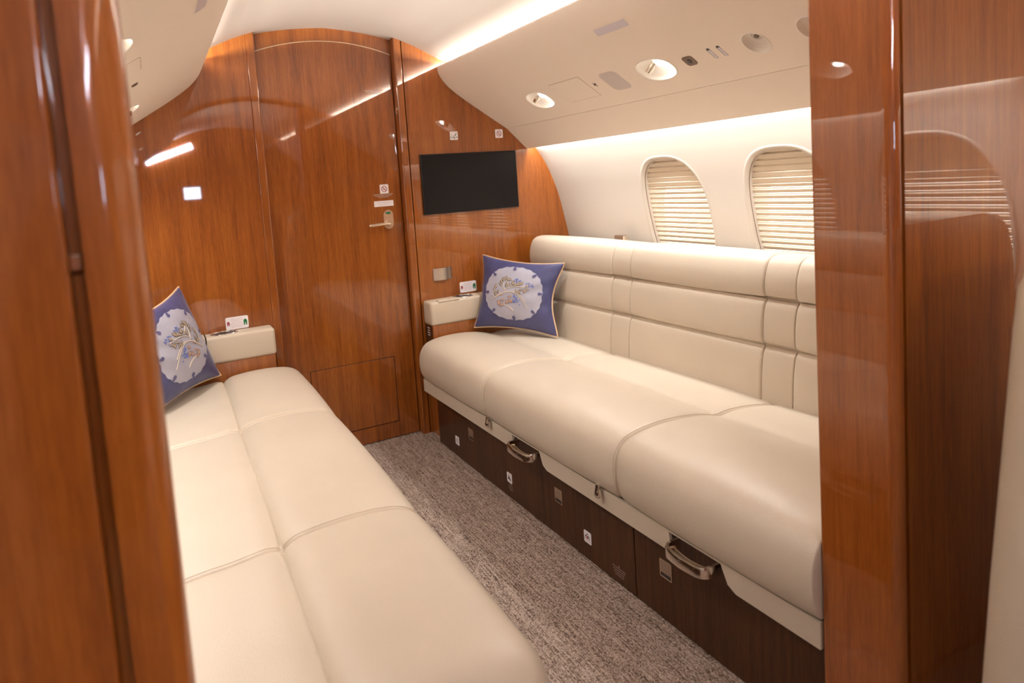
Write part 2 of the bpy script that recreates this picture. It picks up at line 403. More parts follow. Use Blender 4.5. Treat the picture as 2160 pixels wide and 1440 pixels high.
# placards -----------------------------------------------------------
def card(name, parent, fr, w_, h_, mat='white', r=.004, th=.0016): return obj(name, slab(fr, rrect(w_, h_, r), -.0005, th), mat, parent)
def no_smoking(parent, fr, w_):
    c = card('placard', parent, fr, w_, w_*1.02); e = .0019; q = w_/2
    g = [mi(ring(fr, q*.52, q*.66, e), 0), mi(flat(fr, seg2((-q*.42, q*.42), (q*.42, -q*.42), q*.14), e), 0), mi(flat(fr, seg2((-q*.30, -q*.10), (q*.22, -q*.10), q*.12), e-.0001), 0),
         mi(flat(fr, seg2((q*.1, q*.08), (q*.34, q*.3), q*.06), e), 0)]
    obj('pictogram', join(*g), 'red', c, smooth=False); return c
FB = lambda x, z, y=-.0: Fr((x, y, z), (1, 0, 0), (0, 0, 1))
no_smoking(door, FB(.2165, 1.170, .043), .041)
fd = FB(.2095, 1.1445, .0428)
obj('text_lines', textlines(fd, [.094, .078, .05], .0062, .0028, .0004), 'grey', door, smooth=False)
cd = card('placard', door, FB(.2095, 1.1035, .043), .092, .026, r=.001)
obj('text_lines', textlines(FB(.2095, 1.108, .0428), [.07, .052], .008, .0016, .0021), 'pink', cd, smooth=False)
obj('text_lines', textlines(FB(.2065, 1.614, .0428), [.088, .076, .06], .0066, .0028, .0004, seed=4), 'grey', door, smooth=False)
no_smoking(wb, FB(.8115, 1.4015), .041)
f = FB(.5675, 1.3985); c = card('placard', wb, f, .041, .040); e = .0019
g = [flat(f, [(.000, -.002), (.004, .001), (.012, .013), (.0145, .0125), (.012, .007), (.008, .0005), (.001, -.004), (-.006, -.0075), (-.006, -.0055)], e),
     flat(f, seg2((-.016, -.009), (.016, -.009), .0022), e), flat(f, seg2((-.016, -.009), (-.0155, -.003), .0022), e), flat(f, seg2((.016, -.009), (.0155, -.003), .0022), e),
     flat(f, [(0, -.0105), (.003, -.0105), (.002, -.0165), (-.0005, -.0165)], e)]
obj('pictogram', join(*g), 'ink', c, smooth=False)
obj('pictogram', join(flat(f, seg2((-.012, .008), (-.011, 0), .0014), e), flat(f, seg2((-.008, .006), (-.006, -.003), .0010), e)), 'grey', c, smooth=False)
def vest(fr, sx, k, c):        # little life-vest silhouette
    return flat(fr, [(sx-k*.5, -k), (sx-k*.12, -k), (sx-k*.1, -.2*k), (sx+k*.1, -.2*k), (sx+k*.12, -k), (sx+k*.5, -k), (sx+k*.55, .4*k), (sx+k*.22, .9*k), (sx-k*.22, .9*k), (sx-k*.55, .4*k)], c)
for x, z in ((.5855, .671), (-.4745, .664)):
    f = FB(x, z); c = card('placard', wb, f, .088, .0515, r=.006)
    obj('pictogram', vest(f, -.034, .009, .0019), 'red', c, smooth=False); obj('pictogram', vest(f, .032, .013, .0019), 'green', c, smooth=False)
    obj('text_lines', textlines(FB(x-.002, z+.016), [.046, .05, .036, .048, .046, .04], .0066, .0022, .0019, seed=int(x*100)+90), 'pink', c, smooth=False)

# television, coat-hook plate ----------------------------------------
tv = tag(empty('television', (.637, 0, 1.175)), 'black flat television screen mounted on the glossy wood wall', 'television')
obj('bezel', box(.383, .893, -.014, .001, 1.035, 1.316, .003), 'bezel', tv)
obj('screen', box(.386, .889, -.0155, -.012, 1.039, 1.312, .001, 1), 'screen', tv)
V, Fc = [], []
for i in range(13):
    x = .408+.097*i/12; y = -.004-.010*math.sin(math.pi*min(1, i/12*1.15)) + (.004 if i > 9 else 0)
    for z in (.722, .779): V += [(x, y, z), (x, y+.003, z)]
for i in range(12):
    a = 4*i; b = a+4
    Fc += [(a, b, b+2, a+2), (a+1, a+3, b+3, b+1), (a, a+1, b+1, b), (a+2, b+2, b+3, a+3)]
Fc += [(0, 2, 3, 1), (48, 49, 51, 50)]
hk = tag(empty('coat_hook', (.456, 0, .75)), 'bent brushed steel coat hook plate on the wood wall above right armrest', 'hook')
obj('plate', (V, Fc), 'steel', hk, ang=50); obj('mount', box(.43, .48, -.006, .0005, .735, .765, .001, 1), 'steel', hk)

# ------------------------------------------------------------------ partition at the near end: right post and panel, left pillar and panel, header
PY0, PY1 = -2.085, -2.232
def arc(cx_, cy_, r, a0, a1, n=8): return [(cx_+r*math.cos(math.radians(a0+(a1-a0)*i/n)), cy_+r*math.sin(math.radians(a0+(a1-a0)*i/n))) for i in range(n+1)]
post = [(.345, PY0)]+arc(.304, PY0-.004, .004, 90, 180, 3)+[(.30, PY0-.0052), (.30, PY0-.0062), (.30, PY1+.0222), (.30, PY1+.0212)]+arc(.320, PY1+.020, .020, 180, 262, 8)+[(.3195, PY1+.012), (.3195, PY1+.03), (.345, PY1+.03)]
wpr = struct(obj('wall_partition_right', prism([(.345, PY0-.002), (1.29, PY0-.002), (1.29, PY1+.004), (.3325, PY1+.004), (.3325, PY1+.035), (.345, PY1+.035)], 0, 1.93, 'z'), 'wood', ang=20))
obj('post', prism(post, 0, 1.93, 'z'), 'wood_post', wpr, ang=50)
for z in (1.30, 1.405):
    obj('strike_plate', box(.321, .326, PY1+.010, PY1+.018, z-.016, z+.016, .001, 1), 'chrome', wpr)
LY0, LY1 = -2.15, -2.228
pil = [(-.80, LY0)]+arc(-.766, LY0-.012, .012, 90, 0, 5)+arc(-.784, LY1+.030, .030, 0, -90, 12)+[(-.800, LY1)]
wpl = struct(obj('wall_partition_left', prism([(-.80, LY0-.002), (-1.29, LY0-.002), (-1.29, LY1+.002), (-.8185, LY1+.002), (-.8172, LY1+.002)]+arc(-.8115-.004, LY1+.006, .004, -90, 0, 4)+[(-.8115, LY1+.03), (-.80, LY1+.03)], 0, 1.93, 'z'), 'wood_near_lit', ang=30))
obj('post', prism(pil, 0, 1.93, 'z'), 'wood_near_lit', wpl, ang=50)
obj('latch', box(-.8105, -.8015, LY1+.003, LY1+.02, 1.125, 1.138, .001, 1), 'chrome', wpl)
hd = [(x, z-.014) for x, z in lower if abs(x) <= .56]
hpoly = hd+[(x, z+.06) for x, z in hd[::-1]]
struct(obj('trim_3', prism(hpoly, PY1, PY0), 'wood', ang=25))
struct(obj('wall_front', box(-1.3, 1.3, YF-.1, YF, 0, 2.0), 'wood', smooth=False))

# ------------------------------------------------------------------ overhead fittings
def bowl(fr, a, b, n, depth, k=36, rings=9):
    V, Fc = [], []; pr = [(1.07, .0004), (1.05, .0022), (1.0, .0024), (.965, .0)]
    for t in range(1, rings+1):
        q = t/rings*math.pi/2; pr.append((.965*math.cos(q)+.001, -depth*math.sin(q)))
    base = sell(a, b, n, k)
    for r, c in pr:
        for u, v in base: V.append(fr.p(u*r, v*r, c))
    for j in range(len(pr)-1):
        for i in range(k): Fc.append((j*k+i, j*k+(i+1) % k, (j+1)*k+(i+1) % k, (j+1)*k+i))
    Fc.append(tuple(range((len(pr)-1)*k, len(pr)*k)))
    return V, Fc
def reading_light(x, y, s, label):
    fr = psu_frame(x, y, s); t = tag(empty('reading_light', fr.o), label, 'light', 'reading lights in the overhead panels')
    obj('bowl', bowl(fr, *((.077, .053) if s == 1 else (.066, .045)), 2.3, .030), 'bowl', t, ang=60)
    q = fr.p(-.012, .010, -.020); e = fr.p(-.030, .004, .006)
    sg = -1 if s == -1 else 1
    nz = join(tube([fr.p(-.004*sg, .012, -.020), fr.p(-.018*sg, .008, -.007)], .010, n=14), tube([fr.p(-.016*sg, .009, -.009), fr.p(-.031*sg, .002, .003)], .0125, n=16))
    no = obj('air_nozzle', nz, 'chrome', t); obj('nozzle_mouth', tube([fr.p(-.0305*sg, .0022, .0026), fr.p(-.0315*sg, .0018, .0036)], .0095, n=14), 'black', no)
    fl = Fr(fr.p(.026*sg, .012, -.010), fr.u, fr.v); obj('lens', slab(fl, sell(.019, .014), -.006, .0), 'lens', t)
    d = fr.n*.6+Vector((0, 0, -1.0))
    spot('reading_spot', fr.p(.026*sg, .008, .004), d, READ_W, 130, WARM, 1.0, .045)
reading_light(*LIGHTS[1][0], 1, 'recessed reading light nearest the back wall, right overhead panel')
reading_light(*LIGHTS[1][1], 1, 'recessed reading light beside the grey speaker grille, right overhead panel')
reading_light(*LIGHTS[-1][0], -1, 'recessed reading light nearest the back wall, left overhead panel')
reading_light(*LIGHTS[-1][1], -1, 'recessed reading light nearest the camera, left overhead panel')
for i, (x, y) in enumerate(AIR[1]):
    fr = psu_frame(x, y, 1)
    t = tag(empty('air_vent', fr.o), ['round white air vent with grey nozzle in right overhead panel', 'round white air vent half hidden behind the wooden post'][i], 'vent', 'round air vents in the right overhead panel')
    V, Fc = bowl(fr, .0365, .044, 2.0, .022)
    obj('bowl', (V, Fc), 'bowl', t, ang=60)
    gs = [ring(fr, .0, .0, 0)] if False else []
    for q in (.85, .7):
        gs.append(tube([fr.p(.0365*q*math.cos(a*math.pi/12), .044*q*math.sin(a*math.pi/12), -.022*math.sqrt(max(0, 1-(q/.965)**2))+.0004) for a in range(24)], .0010, True, 6))
    obj('ridge', join(*gs), 'bowl', t)
    fo = Fr(fr.p(.004, .012, -.0185), fr.u, fr.v); no = obj('nozzle', slab(fo, sell(.0165, .0165), -.006, .006), 'lilac', t)
    obj('nozzle_core', slab(fo, sell(.007, .007), .0055, .009), 'brown', no)
fr = psu_frame(.748, -.995, 1); t = tag(empty('speaker', fr.o), 'grey rounded speaker grille in the right overhead panel', 'speaker')
obj('grille', slab(fr, rrect(.094, .104, .024), -.001, .0016), 'lilac', t); obj('rim', (lambda a, b: ([fr.p(*p, .0004) for p in a]+[fr.p(*p, .0022) for p in b], [(i, (i+1) % len(a), len(a)+(i+1) % len(a), len(a)+i) for i in range(len(a))]))(rrect(.100, .110, .027), rrect(.094, .104, .024)), 'psu', t)
fr = psu_frame(.743, -.752, 1); t = tag(empty('access_panel', fr.o), 'cream rectangular access panel in the right overhead panel beside speaker', 'panel')
obj('cover', slab(fr, rrect(.196, .120, .003), -.001, .0012), 'psu', t); obj('seam', slab(fr, rrect(.201, .125, .004), -.001, .0003), 'leather_edge', t)
f = psu_frame(.744, -.884, 1); obj('airplane_symbol', flat(f, [(-.004, .012), (-.001, .013), (.003, .006), (.009, .009), (.010, .006), (.005, .001), (.006, -.010), (.003, -.012), (0, -.002), (-.007, -.004), (-.008, -.001), (-.003, .003)], .0006), 'ink', bpy.data.objects['trim_1'], smooth=False)
fr = psu_frame(.748, -1.353, 1); t = tag(empty('audio_jack', fr.o), 'small brown headphone jack plate in the right overhead panel', 'socket')
obj('plate', slab(fr, rrect(.040, .042, .010), -.001, .0022), 'brown', t); obj('socket', slab(fr, sell(.0075, .0095), .0015, .0034), 'black', t)
for y, lb in ((-1.4465, 'slim grey vent slot, the one nearer the headphone jack'), (-1.483, 'slim grey vent slot, the one nearer the round vent')):
    fr = psu_frame(.744, y, 1); t = tag(empty('vent_slot', fr.o), lb, 'vent', 'slim vent slots')
    obj('opening', slab(fr, rrect(.011, .050, .0052), -.001, .0009), 'black', t); f2 = Fr(fr.p(.0015, -.003, 0), fr.u, fr.v); obj('insert', slab(f2, rrect(.0085, .043, .004), -.001, .0018), 'signgrey', t)
def sign_panel(s, y0, y1, label, x0=.5555, z0=1.6285, x1=.580, z1=1.608):
    d = Vector((x1-x0, 0, z1-z0)); o = Vector((s*(x0+x1)/2, (y0+y1)/2, (z0+z1)/2)); fr = Fr(o, (0, -s, 0), (-s*d.x, 0, -d.z))
    t = tag(empty('lit_sign', o), label, 'sign', 'unlit overhead sign windows')
    obj('window', slab(fr, rrect(abs(y1-y0), d.length*.86, .002), -.004, .0022), 'signgrey', t); obj('surround', slab(fr, rrect(abs(y1-y0)+.012, d.length*1.15, .003), -.005, .0010), 'psu', t)
sign_panel(1, -1.285, -1.135, 'narrow grey unlit sign window on the right overhead panel')
sign_panel(-1, -1.40, -1.29, 'narrow grey unlit sign window on the left overhead panel', .595, 1.597, .622, 1.577)
# left panel extras
fr = psu_frame(.765, -1.10, -1); t = tag(empty('speaker', fr.o), 'grey rounded speaker grille in the left overhead panel', 'speaker')
obj('grille', slab(fr, rrect(.16, .075, .012), -.001, .0012), 'psu', t); obj('rim', slab(fr, rrect(.166, .081, .014), -.001, .0004), 'leather_edge', t)
fr = psu_frame(.750, -.86, -1); t = tag(empty('audio_jack', fr.o), 'small brown headphone jack plate in the left overhead panel', 'socket')
obj('plate', slab(fr, rrect(.026, .018, .003), -.001, .0018), 'brown', t); obj('socket', slab(fr, sell(.005, .005), .001, .003), 'black', t)

# ------------------------------------------------------------------ sofas
def tap(x, y): return x+(.0055+.0165*x)*(-y-1)
def offs(poly, d):             # inset a closed 2-D outline along its vertex normals
    n = len(poly); A = sum(poly[i][0]*poly[(i+1) % n][1]-poly[(i+1) % n][0]*poly[i][1] for i in range(n)); sg = 1 if A > 0 else -1
    out = []
    for i in range(n):
        p0, p1, p2 = poly[i-1], poly[i], poly[(i+1) % n]
        d1 = Vector((p1[0]-p0[0], p1[1]-p0[1])); d2 = Vector((p2[0]-p1[0], p2[1]-p1[1]))
        if d1.length: d1.normalize()
        if d2.length: d2.normalize()
        nn = Vector((-(d1.y+d2.y), d1.x+d2.x))*sg
        if nn.length: nn.normalize()
        out.append((p1[0]+nn.x*d, p1[1]+nn.y*d))
    return out
def cushion(outline, y0, y1, r0, r1, s, puff=0.0, bulge=None, ny=14, k=6, mask=None, d0=None, d1=None):
    d0 = r0 if d0 is None else d0; d1 = r1 if d1 is None else d1
    """body between y0 (aft, larger) and y1 (near); ends rolled over with radii r0, r1"""
    sec = []
    for j in range(k+1):
        a = math.pi/2*j/k; sec.append((y0-r0*(1-math.cos(a)), d0*(1-math.sin(a))))
    for j in range(1, ny): sec.append((y0-r0+(y1+r1-y0+r0)*j/ny, 0))
    for j in range(k+1):
        a = math.pi/2*(1-j/k); sec.append((y1+r1*(1-math.cos(a)), d1*(1-math.sin(a))))
    V, Fc = [], []; n = len(outline)
    for y, d in sec:
        t = (y-y1)/(y0-y1); pf = puff*(1-(2*t-1)**2)**.7 if 0 < t < 1 else 0
        q = offs(outline, d-pf)
        for i, (x, z) in enumerate(q):
            if mask is not None: x, z = outline[i][0]+(x-outline[i][0])*mask[i], outline[i][1]+(z-outline[i][1])*mask[i]
            if bulge: z += bulge(x, y)
            V.append((s*tap(x, y), y, z))
    m_ = len(sec)
    for j in range(m_-1):
        for i in range(n): Fc.append((j*n+i, j*n+(i+1) % n, (j+1)*n+(i+1) % n, (j+1)*n+i))
    Fc += [tuple(range(n)), tuple(range((m_-1)*n, m_*n))[::-1]]
    return V, Fc
def seat_outline(crease, deep, wide, sharp):
    top_ = [(.290, .306), (.278, .318), (.268, .345), (.264, .375), (.266, .408), (.275, .437), (.294, .461), (.325, .476), (.37, .484), (.42, .487), (.48, .486), (.54, .480), (.60, .470), (.66, .463), (.72, .460), (.78, .454), (.84, .444), (.89, .434)]
    pts = [tuple(p) for p in catmull(top_, 7)]; pts = sorted([p for p in pts if p[0] > .40]+[(crease+q, (lambda a, b: a[1]+(b[1]-a[1])*(crease+q-a[0])/(b[0]-a[0]))(*[(u, v) for u, v in zip(pts, pts[1:]) if u[0] > .4 and u[0] <= crease+q <= v[0]][0])) for q in (-.008, -.005, -.003, -.0015, 0, .0015, .003, .005, .008)]); pts = [tuple(p) for p in catmull(top_, 7) if not (p[0] > .40 and p[1] > .4)]+pts
    pts = [(x, z-deep*math.exp(-((x-crease)/wide)**2)-sharp*math.exp(-((x-crease)/.0045)**2)) for x, z in pts]
    return pts+[(.92, .425), (.925, .33), (.90, .31), (.6, .306)]
BACK = {'low': [(.868, .418), (.870, .455), (.875, .53), (.884, .582), (.893, .600), (.908, .6095), (.985, .6095), (.985, .41), (.88, .41)],
        'mid': [(.898, .613), (.887, .627), (.888, .675), (.896, .724), (.907, .746), (.922, .7545), (1.0, .7545), (1.0, .611), (.912, .6105)],
        'head': [(.914, .758), (.900, .774), (.900, .81), (.909, .845), (.924, .872), (.950, .886), (.99, .8875), (1.05, .880), (1.12, .866), (1.165, .852), (1.165, .77), (1.0, .757)]}
BACK = {k: [tuple(p) for p in catmull(v, 4, True)] for k, v in BACK.items()}
SEAM_R = (-.745, -1.505); YA, YN = -.104, -2.0835
def handle_geo(y0, y1, s, z):
    xi, xo = .300, .250; r = .026
    path = [(xi, y0)]+[(xo+r-r*math.sin(math.radians(a)), y0-r+r*math.cos(math.radians(a))) for a in range(0, 91, 15)][0:]
    path = [(xi, y0)]+[(xo+r-r*math.sin(math.radians(a)), y0-r+r*math.cos(math.radians(a))) for a in range(0, 91, 15)]
    path += [(xo-.004, (y0+y1)/2)]+[(xo+r-r*math.cos(math.radians(a)), y1+r-r*math.sin(math.radians(a))) for a in range(0, 91, 15)]+[(xi, y1)]
    return ribbon([(s*tap(x, y), y, z) for x, y in path], (0, 0, 1), .025, .011)
def sofa(s, label, crease, deep, wide, sharp, seams, y_near, r_near):
    S = tag(empty('sofa', (s*.65, -1.09, 0)), label, 'sofa', 'facing cabin sofas')
    out = seat_outline(crease, deep, wide, sharp)
    ys = [YA]+list(seams)+[y_near]
    for i in range(3):
        r0 = .045 if i == 0 else .026; r1 = r_near if i == 2 else .026
        obj('seat_cushion', cushion(out, ys[i]-(0.0 if i == 0 else .0006), ys[i+1]+(0 if i == 2 else .0006), r0, r1, s, .006, k=8, d0=.045 if i == 0 else .0105, d1=r_near if i == 2 else .0105), 'leather', S, ang=60)
        if i < 2:   # topstitched seam cord sunk between two cushions
            y = ys[i+1]; path = [(s*tap(x, y), y, z) for x, z in offs(out, .0095)[3:-8]]
            obj('seam_welt', tube(path, .0026, n=6), 'leather_edge', S)
            for q in (-.0085, .0085): obj('topstitch', tube([(s*tap(x, y+q), y+q, z) for x, z in offs(out, .0022)[4:-10]], .0009, n=5), 'stitch', S)
    cols = [(-.085, -.730), (-.8415, -1.461), (-1.5715, y_near if s == 1 else -2.10)]
    for nm, part in (('low', 'lumbar_cushion'), ('mid', 'back_cushion'), ('head', 'headrest_cushion')):
        for i, (a, b) in enumerate(cols):
            obj(part, cushion(BACK[nm], a, b, .03 if i == 0 else .010, .010, s, .004, ny=10), 'leather', S, ang=60)
        for a, b in ((-.7315, -.840), (-1.4625, -1.570)):
            obj('strap_panel', cushion(offs(BACK[nm], .0025), a+.0008, b-.0008, .004, .004, s, .0, ny=3), 'leather_edge', S, ang=60)
    # frame under the seat, valance with notches for the handles, drawers
    obj('base', mir(box(.36, 1.16, y_near+.004, -.105, .0, .305), s), 'gap', S, smooth=False)
    V, Fc = prism([(.884, .42), (.905, .60), (.92, .75), (.93, .84), (1.15, .84), (1.15, .305), (.90, .305)], -.115, max(y_near, -2.09)+.01); V = [(s*tap(x, y), y, z) for x, y, z in V]
    obj('back_shell', (V, Fc), 'leather_edge', S, smooth=False)
    H = [(-.927, -1.078), (-1.690, -1.828)]
    prof = [(-.112, .246), (-.112, .301)]; prof += [(y_near+.002, .301), (y_near+.002, .246)]
    for y0, y1 in H[::-1]: prof += [(y1-.052, .246), (y1-.030, .257), (y1-.012, .296), (y0+.012, .296), (y0+.004, .246)]
    V, Fc = prism(prof, .286, .294, 'x'); V = [(s*tap(x, y), y, z) for x, y, z in V]
    obj('valance', (V, Fc), 'leather_edge', S, smooth=False)
    for y0, y1 in H:
        h = obj('handle', handle_geo(y0-.006, y1+.006, s, .272), 'chrome', S, ang=40)
        obj('inner_bar', tube(catmull([(s*tap(.290, y0), y0-.006, .266), (s*tap(.274, y0), y0-.03, .270), (s*tap(.270, y0), (y0+y1)/2, .269), (s*tap(.274, y0), y1+.03, .270), (s*tap(.290, y1), y1+.006, .266)], 5), .0045, n=8), 'nickel', h)
    for y in (-.760, -1.415):
        prof_ = [(.0, .0), (.0062, .0012), (.0100, .006), (.0108, .012), (.0092, .020), (.0070, .030), (.0060, .040)]
        V, Fc = [], []; k = 14
        for r, h in prof_:
            for j in range(k): V.append((s*(tap(.2735, y)+r*math.cos(2*math.pi*j/k)), y+r*1.15*math.sin(2*math.pi*j/k), .277+h))
        for a in range(len(prof_)-1):
            for j in range(k): Fc.append((a*k+j, a*k+(j+1) % k, (a+1)*k+(j+1) % k, (a+1)*k+j))
        Fc.append(tuple(range((len(prof_)-1)*k, len(prof_)*k)))
        obj('release_knob', (V, Fc), 'black_chrome' if 'black_chrome' in M else 'chrome', S)
    dr = []
    for y0, y1 in ((-.150, -1.4885), (-1.4915, y_near)):
        V, Fc = box(.330, .352, y1, y0, .006, .303, .0012, 1); V = [(s*tap(x, y), y, z) for x, y, z in V]
        dr.append(obj('drawer_front', (V, Fc), 'wood_dark', S, smooth=False))
    def bf(y, z): return Fr((s*tap(.330, y), y, z), (0, -s, 0), (0, 0, 1))
    for y, z, d in ((-.488, .150, 0), (-1.122, .147, 0), (-1.612, .148, 1)):
        f = bf(y, z); la = obj('drawer_latch', join(*[slab(f, [(p[0]+cu, p[1]+cv) for p in rrect(a, b, .0008, 1)], -.001, .0016) for a, b, cu, cv in ((.042, .003, 0, .0225), (.042, .003, 0, -.0225), (.003, .045, -.0205, 0), (.003, .045, .0205, 0))]), 'nickel', dr[d], smooth=False)
        obj('latch_paddle', (lambda q: ([f.p(*p) for p in q], [(0, 1, 3, 2), (2, 3, 5, 4)]))([(-.019, .021, .001), (.019, .021, .001), (-.019, -.010, .0022), (.019, -.010, .0022), (-.019, -.0145, -.0002), (.019, -.0145, -.0002)]), 'latch', dr[d], smooth=False)
        obj('latch_well', flat(f, [(-.019, -.021), (.019, -.021), (.019, -.0135), (-.019, -.0135)], .0004), 'black', dr[d], smooth=False)
    for y, z, kd in ((-.345, .077, 0), (-.795, .083, 1), (-1.272, .077, 2)):
        f = bf(y, z); c = card('placard', dr[0], f, .036, .037); e = .0021
        if kd == 0: g = [flat(f, sell(.0022, .0022, 2, 12), e) and ([f.p(a, b+.009, e) for a, b in sell(.0022, .0024, 2, 12)], [tuple(range(12))]), flat(f, [(-.003, .006), (.003, .005), (.002, -.002), (.004, -.010), (.001, -.010), (-.001, -.003), (-.003, .0)], e)]
        elif kd == 1: g = [flat(f, [(-.003, .011), (0, .012), (.002, .002), (.011, -.003), (.013, -.009), (.009, -.009), (.002, -.006), (-.009, -.005), (-.010, -.001), (-.004, .002)], e)]
        else: g = [([f.p(a, b+.010, e) for a, b in sell(.0026, .003, 2, 12)], [tuple(range(12))]), flat(f, seg2((-.010, .002), (-.004, .006), .003), e), flat(f, seg2((.010, .002), (.004, .006), .003), e), flat(f, seg2((-.010, .002), (-.010, -.006), .0022), e), flat(f, seg2((.010, .002), (.010, -.006), .0022), e)]
        obj('pictogram', join(*g), 'ink', c, smooth=False)
        if kd == 2: obj('pictogram', flat(f, [(-.004, .004), (.004, .004), (.0035, -.005), (-.0035, -.005)], e), 'red', c, smooth=False)
        if kd == 2: obj('text_lines', textlines(bf(y, z-.012), [.022], .003, .0012, .0021), 'grey', c, smooth=False)
    obj('text_lines', textlines(bf(-.80, .058), [.022, .030, .034, .028], .0072, .0018, .0004, seed=8), 'grey', dr[0], smooth=False)
    obj('text_lines', join(textlines(bf(-1.418, .050), [.060, .052, .044, .038], .0072, .0019, .0004, seed=9), flat(bf(-1.418, .060), seg2((0, 0), (0, -.006), .003), .0004)), 'grey', dr[0], smooth=False)
    # armrest against the aft bulkhead
    A = obj('armrest', mir(box(.343, .90, -.099, -.003, .528, .638, .013, 4), s), 'arm', S, ang=50)
    obj('armrest_support', mir(box(.349, .90, -.094, -.004, .0, .530, .0015, 1), s), 'wood', S, smooth=False)
    obj('end_plate', mir(box(.3475, .3495, -.086, -.006, .42, .527), s), 'wood_dark', S, smooth=False)
    fe = Fr((s*.3472, -.047, .512), (0, -s, 0), (0, 0, 1))
    obj('text_lines', textlines(fe, [.030, .026, .034, .03], .011, .0045, .0003, seed=3), 'white', S, smooth=False)
    def cup(x):
        fr = Fr((s*x, -.050, .6385), (1, 0, 0), (0, 1, 0)); V, Fc = [], []; k = 28
        for r, c in ((.044, .0002), (.043, .0022), (.040, .0022), (.0385, -.002), (.037, -.0021)):
            for j in range(k): V.append(fr.p(r*1.2*math.cos(2*math.pi*j/k), r*.86*math.sin(2*math.pi*j/k), c))
        for a in range(4):
            for j in range(k): Fc.append((a*k+j, a*k+(j+1) % k, (a+1)*k+(j+1) % k, (a+1)*k+j))
        c = obj('cup_holder', (V, Fc), 'chrome', A); 
        obj('cup_well', ([fr.p(.0455*math.cos(2*math.pi*j/k), .0325*math.sin(2*math.pi*j/k), .0003) for j in range(k)], [tuple(range(k))]), 'black', A)
    cup(.532)
    if s == 1: obj('tray_lid', box(.385, .492, -.100, -.060, .632, .6425, .0045, 3), 'arm', A)
    else:
        obj('tray_lid', mir(box(.606, .88, -.1005, -.020, .590, .6410, .004, 3), s), 'arm', A)
        obj('lid_gap', mir(box(.602, .606, -.0998, -.015, .592, .6388), s), 'gap', A, smooth=False)
    if s == 1:
        for (y, z) in ((-.505, .878), (-1.075, .868)):
            x = 1.140; b_ = obj('belt_buckle', box(tap(x, y)-.016, tap(x, y)+.010, y-.034, y+.028, z-.012, z+.012 if y > -.6 else z+.002, .003), 'brown', S); obj('buckle_tongue', box(tap(x, y)-.018, tap(x, y)+.008, y-.046, y-.035, z-.010, z+.010 if y > -.6 else z+.001, .001, 1), 'steel', b_)
    return S
sofa(1, 'cream leather three-seat sofa under the right windows with dark wood drawers',   .635, .007, .032, .0, SEAM_R, YN, .004)
sofa(-1, 'cream leather three-seat sofa in the left foreground along the aisle', .572, .010, .020, .007, (-.752, -1.515), -2.135, .13)

